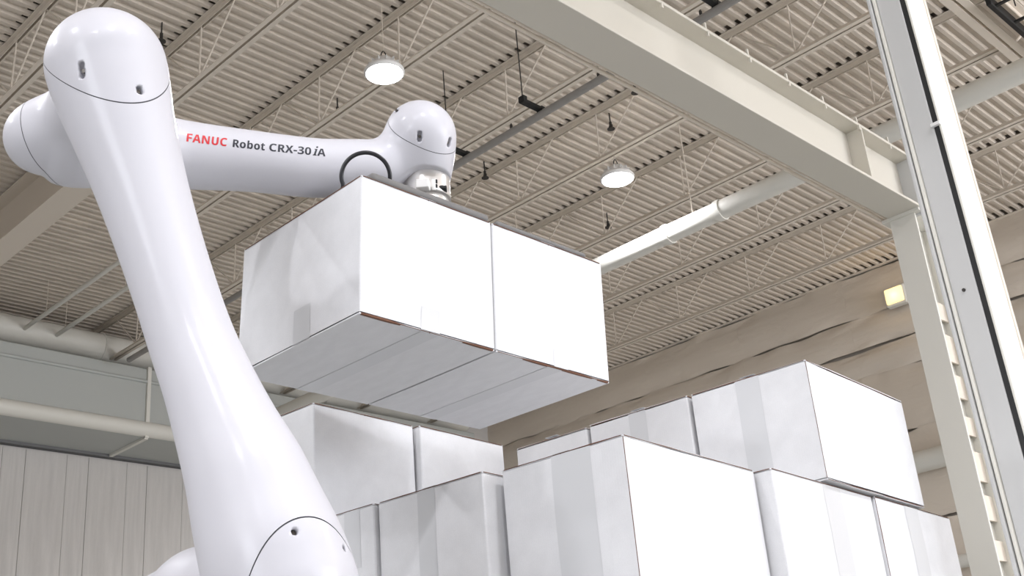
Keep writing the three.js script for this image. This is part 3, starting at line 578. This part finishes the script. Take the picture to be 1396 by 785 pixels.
const WR = [[1.8237, 1.6171, -2.0031, 0.095], [1.8351, 1.5813, -2.0133, 0.0901], [1.8466, 1.5456, -2.0235, 0.0814], [1.8581, 1.5098, -2.0337, 0.0698], [1.8658, 1.4813, -2.0434, 0.0659]];
const lift = (a) => a.map(([x, y, z, r]) => [x, y + EYE, z, r]);
const dirOf = (r, u, f) => new THREE.Vector3().addScaledVector(CR, r).addScaledVector(CU, u).addScaledVector(CF, f).normalize();
const hole = (f, c, n, r, dep, slot) => { // drilled recess; slot stretches it along a direction
  const a = [c.x + n.x * 0.03, c.y + n.y * 0.03, c.z + n.z * 0.03, r], b = [c.x - n.x * dep, c.y - n.y * dep, c.z - n.z * dep, r * 0.97];
  const g = cone(a, b), s = slot;
  return (x, y, z) => { const d = f(x, y, z); if (d < -0.05 || d > 0.05) return d; let h = g(x, y, z); if (s) h = Math.min(h, g(x - s.x, y - s.y, z - s.z), g(x + s.x, y + s.y, z + s.z), g(x - s.x / 2, y - s.y / 2, z - s.z / 2), g(x + s.x / 2, y + s.y / 2, z + s.z / 2)); return smax(d, -h, 0.003); };
};
function surf(f, o, d) { const p = o.clone(); for (let i = 0; i < 120; i++) { const s = f(p.x, p.y, p.z); if (s < 0.00005) break; p.addScaledVector(d, s * 0.9); } return p; }
const armBase = V(1.2, -EYE, -2.12);
const robot = thing('robot_arm', 'white collaborative robot arm reaching over the cartons, red and black lettering on its forearm', 'robot', armBase);
const rp = (name, geo, mat, label, parent) => part(name, geo.translate(-armBase.x, -armBase.y, -armBase.z), mat, parent ?? robot, label);
// recess positions were measured on the arm: [outside point, inward direction]
{
  const ua = limb(lift(UA)); let f = ua;
  const holesUA = [[[0.8565, 1.3791, -1.9162], [-0.7905, -0.2718, 0.5489], 0.0062, [-0.0045, 0.0106, 0.0030]], [[0.9553, 1.3455, -1.8641], [-0.101, -0.0274, 0.9945], 0.0068, [-0.001, 0.0032, 0.0]], [[1.152, 0.4356, -1.6314], [-0.3152, 0.1597, 0.9355], 0.0062], [[1.2574, 0.4164, -1.6346], [0.426, 0.2784, 0.8608], 0.0060]];
  for (const [p, n, r, slot] of holesUA) f = hole(f, new THREE.Vector3(...p).setY(p[1] + EYE), new THREE.Vector3(...n), r, 0.012, slot ? new THREE.Vector3(...slot) : null);
  const m = shell(f, [0.78, 0.16 + EYE, -2.14], [1.38, 1.60 + EYE, -1.57], 0.0045);
  const topPl = { c: new THREE.Vector3(0.9290, 1.3433 + EYE, -1.8990), n: new THREE.Vector3(-0.3739, 0.5539, 0.7440).normalize() };
  const [cap, rest, loop] = cut(m, topPl, 0.0009, (x, y) => y > 1.2 + EYE);
  const botPl = { c: new THREE.Vector3(1.1387, 0.4241 + EYE, -1.6497), n: new THREE.Vector3(-0.0234, -0.3909, 0.9201).normalize() };
  const [cap2, body, loop2] = cut(rest, botPl, 0.0009, (x, y) => y < 0.8 + EYE);
  rp('upper_arm', shellGeo(body), M.robot); const ec = rp('elbow_cap', shellGeo(cap), M.robot), sc = rp('shoulder_cap', shellGeo(cap2), M.robot);
  rp('seam_gasket', ringGeo(loop, 0.0022), M.gasket); rp('seam_gasket', ringGeo(loop2, 0.0022), M.gasket);
  for (const [p, n] of holesUA) { const onto = p[1] > 1 ? ec : sc; const q = new THREE.Vector3(...p).setY(p[1] + EYE).addScaledVector(new THREE.Vector3(...n), -0.011); rp('screw', new THREE.CylinderGeometry(0.0045, 0.0045, 0.006, 6).applyQuaternion(new THREE.Quaternion().setFromUnitVectors(new THREE.Vector3(0, 1, 0), new THREE.Vector3(...n))).translate(q.x, q.y, q.z), M.screw, undefined, onto); }
}
let foreF;
{
  const fa = limb(lift(FA)), wr = limb(lift(WR)), neck = cone([0.955, 1.44 + EYE, -2.0, 0.085], [1.02, 1.468 + EYE, -2.27, 0.098]);
  const tubeF = (x, y, z) => smin(fa(x, y, z), neck(x, y, z), 0.05);
  const full = (x, y, z) => { const a = tubeF(x, y, z), w = smax(wr(x, y, z), 1.508 + EYE - y, 0.003); return smin(a, w, 0.052); };
  foreF = full;
  let f = full;
  const holesW = [[[1.7673, 1.5685, -1.9439], [-0.6036, -0.4873, 0.631], 0.0062, [-0.0024, 0.0070, 0.0036]], [[1.735, 1.668, -2.0], [-0.93, 0.30, 0.05], 0.0062, [0.0, 0.006, -0.004]], [[1.8523, 1.5714, -1.923], [0.2618, -0.3522, 0.8986], 0.0062, [0.001, 0.0066, 0.0036]]];
  for (const [p, n, r, slot] of holesW) f = hole(f, new THREE.Vector3(...p).setY(p[1] + EYE), new THREE.Vector3(...n), r, 0.010, slot ? new THREE.Vector3(...slot) : null);
  const m = shell(f, [0.82, 1.32 + EYE, -2.46], [1.98, 1.76 + EYE, -1.86], 0.0045);
  const wp = { c: new THREE.Vector3(1.7861, 1.5655 + EYE, -1.9661), n: new THREE.Vector3(-0.1992, 0.5234, 0.8285).normalize() };
  const [wcap, rest, loop] = cut(m, wp, 0.0008, (x, y) => x > 1.6);
  const ep = { c: new THREE.Vector3(0.9258, 1.4062 + EYE, -2.2833), n: new THREE.Vector3(-0.541, -0.105, -0.8345).normalize() };
  const [ecap, body, loop2] = cut(rest, ep, 0.0009, (x) => x < 1.05);
  rp('forearm', shellGeo(body), M.robot); const onto = rp('wrist_cap', shellGeo(wcap), M.robot); rp('forearm_end_cap', shellGeo(ecap), M.robot);
  rp('seam_gasket', ringGeo(loop, 0.002), M.gasket); rp('seam_gasket', ringGeo(loop2, 0.002), M.gasket);
  for (const [p, n] of holesW) { const q = new THREE.Vector3(...p).setY(p[1] + EYE).addScaledVector(new THREE.Vector3(...n), -0.009); rp('screw', new THREE.CylinderGeometry(0.004, 0.004, 0.006, 6).applyQuaternion(new THREE.Quaternion().setFromUnitVectors(new THREE.Vector3(0, 1, 0), new THREE.Vector3(...n))).translate(q.x, q.y, q.z), M.screw, undefined, onto); }
}
{ // shoulder, base column and pedestal (mostly below the frame)
  const sh = chain(lift([[1.205, 0.366, -1.78, 0.105], [1.218, 0.385, -2.02, 0.096], [1.226, 0.39, -2.19, 0.082]]), 0.04);
  const m = shell(sh, [1.05, 0.20 + EYE, -2.34], [1.36, 0.54 + EYE, -1.64], 0.006);
  const pl = { c: new THREE.Vector3(1.22, 0.40 + EYE, -2.17), n: new THREE.Vector3(0.05, 0.1, -1).normalize() };
  const [cap, body, loop] = cut(m, pl, 0.0009, () => true);
  rp('shoulder', shellGeo(body), M.robot); rp('shoulder_end_cap', shellGeo(cap), M.robot); rp('seam_gasket', ringGeo(loop, 0.002), M.gasket);
  const P = (a) => a.map(([r, y]) => new THREE.Vector2(r, y));
  rp('base_column', new THREE.LatheGeometry(P([[0, -0.25], [0.15, -0.25], [0.15, -0.22], [0.125, -0.2], [0.12, 0.05], [0.11, 0.25], [0.09, 0.36], [0, 0.38]]), 48).translate(1.215, EYE, -2.1), M.robot);
  rp('pedestal', new RoundedBoxGeometry(0.36, EYE - 0.25 - 0.02, 0.36, 3, 0.01).translate(1.215, (EYE - 0.25) / 2 + 0.01, -2.1), M.grey);
  rp('floor_plate', new RoundedBoxGeometry(0.6, 0.022, 0.6, 2, 0.004).translate(1.215, 0.011, -2.1), M.grey);
}
{ // printed lettering: a thin film laid on the forearm
  const W = 1024, Hh = 192, cv = document.createElement('canvas'); cv.width = W; cv.height = Hh; const g = cv.getContext('2d');
  const al = document.createElement('canvas'); al.width = W; al.height = Hh; const ga = al.getContext('2d');
  ga.fillStyle = '#000'; ga.fillRect(0, 0, W, Hh); g.fillStyle = '#222430'; g.fillRect(0, 0, W, Hh); g.fillStyle = '#d0222c'; g.fillRect(0, 0, 311, Hh);
  const put = (t, x, w, font) => { ga.save(); ga.font = font; ga.fillStyle = '#fff'; ga.textBaseline = 'alphabetic'; const k = w / ga.measureText(t).width; ga.translate(x, 138); ga.scale(k, 1); ga.fillText(t, 0, 0); ga.restore(); };
  put('FANUC', 12, 284, 'bold 92px sans-serif'); put('Robot', 328, 238, 'bold 88px sans-serif'); put('CRX-30', 590, 318, 'bold 88px sans-serif');
  put('i', 916, 32, 'italic bold 104px serif'); put('A', 952, 62, 'bold 88px sans-serif');
  const mk = (c, s) => { const t = new THREE.CanvasTexture(c); if (s) t.colorSpace = THREE.SRGBColorSpace; t.magFilter = THREE.LinearFilter; return t; };
  const mat = std({ map: mk(cv, true), alphaMap: mk(al, false), transparent: true, roughness: 0.45 });
  const A = new THREE.Vector3(1.2300, 1.4745, -2.1765), B = new THREE.Vector3(1.5640, 1.4960, -2.0668); A.y += EYE; B.y += EYE;
  const nu = 60, nv = 12, pos = [], nor = [], uv = [], idx = [], tall = 0.062, out = dirOf(0.05, 0.12, -1);
  const ax = new THREE.Vector3().subVectors(B, A), len = ax.length(), un = ax.clone().normalize(), dn = new THREE.Vector3().crossVectors(un, out).normalize(); // down along the tube
  if (dn.y > 0) dn.negate();
  for (let j = 0; j <= nv; j++) for (let i = 0; i <= nu; i++) {
    const s = i / nu, t = j / nv, p = A.clone().addScaledVector(un, len * s).addScaledVector(dn, (t - 0.72) * tall).addScaledVector(out, 0.06);
    const q = surf(foreF, p, out.clone().negate()), n = grad(foreF, q.x, q.y, q.z); q.addScaledVector(n, 0.0005);
    pos.push(q.x, q.y, q.z); nor.push(n.x, n.y, n.z); uv.push(s, 1 - t);
  }
  for (let j = 0; j < nv; j++) for (let i = 0; i < nu; i++) { const a = j * (nu + 1) + i, b = a + 1, c = a + nu + 1, d = c + 1; idx.push(a, c, d, a, d, b); }
  const geo = new THREE.BufferGeometry(); geo.setAttribute('position', new THREE.Float32BufferAttribute(pos, 3)); geo.setAttribute('normal', new THREE.Float32BufferAttribute(nor, 3)); geo.setAttribute('uv', new THREE.Float32BufferAttribute(uv, 2)); geo.setIndex(idx);
  const l = rp('lettering', geo, mat, 'red and dark printed lettering along the forearm'); l.castShadow = false;
}
{ // tool flange
  const c = V(1.860, 1.5, -2.036);
  const P = (a) => a.map(([r, y]) => new THREE.Vector2(r, y));
  const fl = rp('tool_flange', new THREE.LatheGeometry(P([[0, 0.018], [0.066, 0.018], [0.0672, 0.008], [0.066, 0.0], [0.0655, -0.04], [0.0665, -0.042], [0.0665, -0.058], [0, -0.058]]), 64).translate(c.x, c.y, c.z), M.flange); void fl;
}

// ------------------------------------------------------------------ vacuum gripper on the flange
{
  const L = (x, y, z) => new THREE.Vector3(x, y, z);
  const g = heldThing('vacuum_gripper', 'dark grey foam vacuum gripper lying on the two held cartons with looping black hose', 'gripper', 0.4, HH + 0.012, -0.27);
  part('suction_plate', new RoundedBoxGeometry(0.37, 0.022, 0.44, 4, 0.010).translate(-0.17, 0.011, 0.03), M.foam, g);
  part('suction_plate', new RoundedBoxGeometry(0.33, 0.016, 0.44, 4, 0.008).translate(0.205, 0.008, 0.03), M.foam, g);
  g.updateMatrixWorld(true);
  const f = g.worldToLocal(V(1.860, 1.445, -2.036));
  part('mounting_neck', new THREE.CylinderGeometry(0.062, 0.07, f.y - 0.02, 40).translate(f.x, f.y / 2 + 0.012, f.z), M.flange, g);
  const w = (x, y, z) => g.worldToLocal(V(x, y, z));
  const G = { sensor: [1.8130, 1.4580, -1.990], ports: [1.8393, 1.4640, -1.980], plug: [1.8590, 1.4600, -1.972], hose: [1.5989, 1.4053, -1.9615] };
  const q = w(...G.sensor); part('sensor_box', new RoundedBoxGeometry(0.042, 0.026, 0.034, 3, 0.003).rotateY(0.7).translate(q.x, q.y, q.z), M.plastic, g, 'small white sensor box');
  const pt = w(...G.ports); part('port_plate', new RoundedBoxGeometry(0.018, 0.034, 0.012, 2, 0.002).rotateY(0.7).translate(pt.x, pt.y, pt.z), M.plastic, g);
  for (const k of [-1, 1]) part('port', new RoundedBoxGeometry(0.009, 0.010, 0.006, 2, 0.001).rotateY(0.7).translate(pt.x + 0.004, pt.y + 0.004 + k * 0.007, pt.z + 0.006), M.black, g);
  const pl = w(...G.plug); part('plug', merge([new THREE.CylinderGeometry(0.009, 0.009, 0.03, 14).rotateX(Math.PI / 2), new RoundedBoxGeometry(0.016, 0.02, 0.014, 2, 0.003).translate(0.008, 0, 0.01)]).rotateY(0.8).scale(0.8, 0.8, 0.8).translate(pl.x, pl.y, pl.z), M.black, g, 'black cable plug');
  const hc = new THREE.Vector3(...G.hose), pts = [];
  for (let i = 0; i <= 20; i++) { const a = Math.PI * (1.12 - 1.30 * i / 20), p = hc.clone().addScaledVector(CR, 0.058 * Math.cos(a)).addScaledVector(CU, 0.058 * Math.sin(a)).addScaledVector(CF, 0.02 * (i / 20)); pts.push(w(p.x, p.y, p.z)); }
  const first = pts[0].clone(), last = pts[pts.length - 1].clone();
  pts.unshift(L(first.x + 0.004, 0.012, first.z - 0.01)); pts.push(L(last.x - 0.002, 0.02, last.z - 0.005));
  part('air_hose', tube(pts, 0.0052, 90, 12), M.hose, g);
  part('suction_hose', tube([L(-0.30, 0.012, -0.10), L(-0.325, 0.022, -0.05), L(-0.335, 0.026, 0.02), L(-0.325, 0.022, 0.08), L(-0.30, 0.012, 0.12)], 0.007, 40, 12), M.hose, g);
}
shade(scene);
renderer.render(scene, camera);
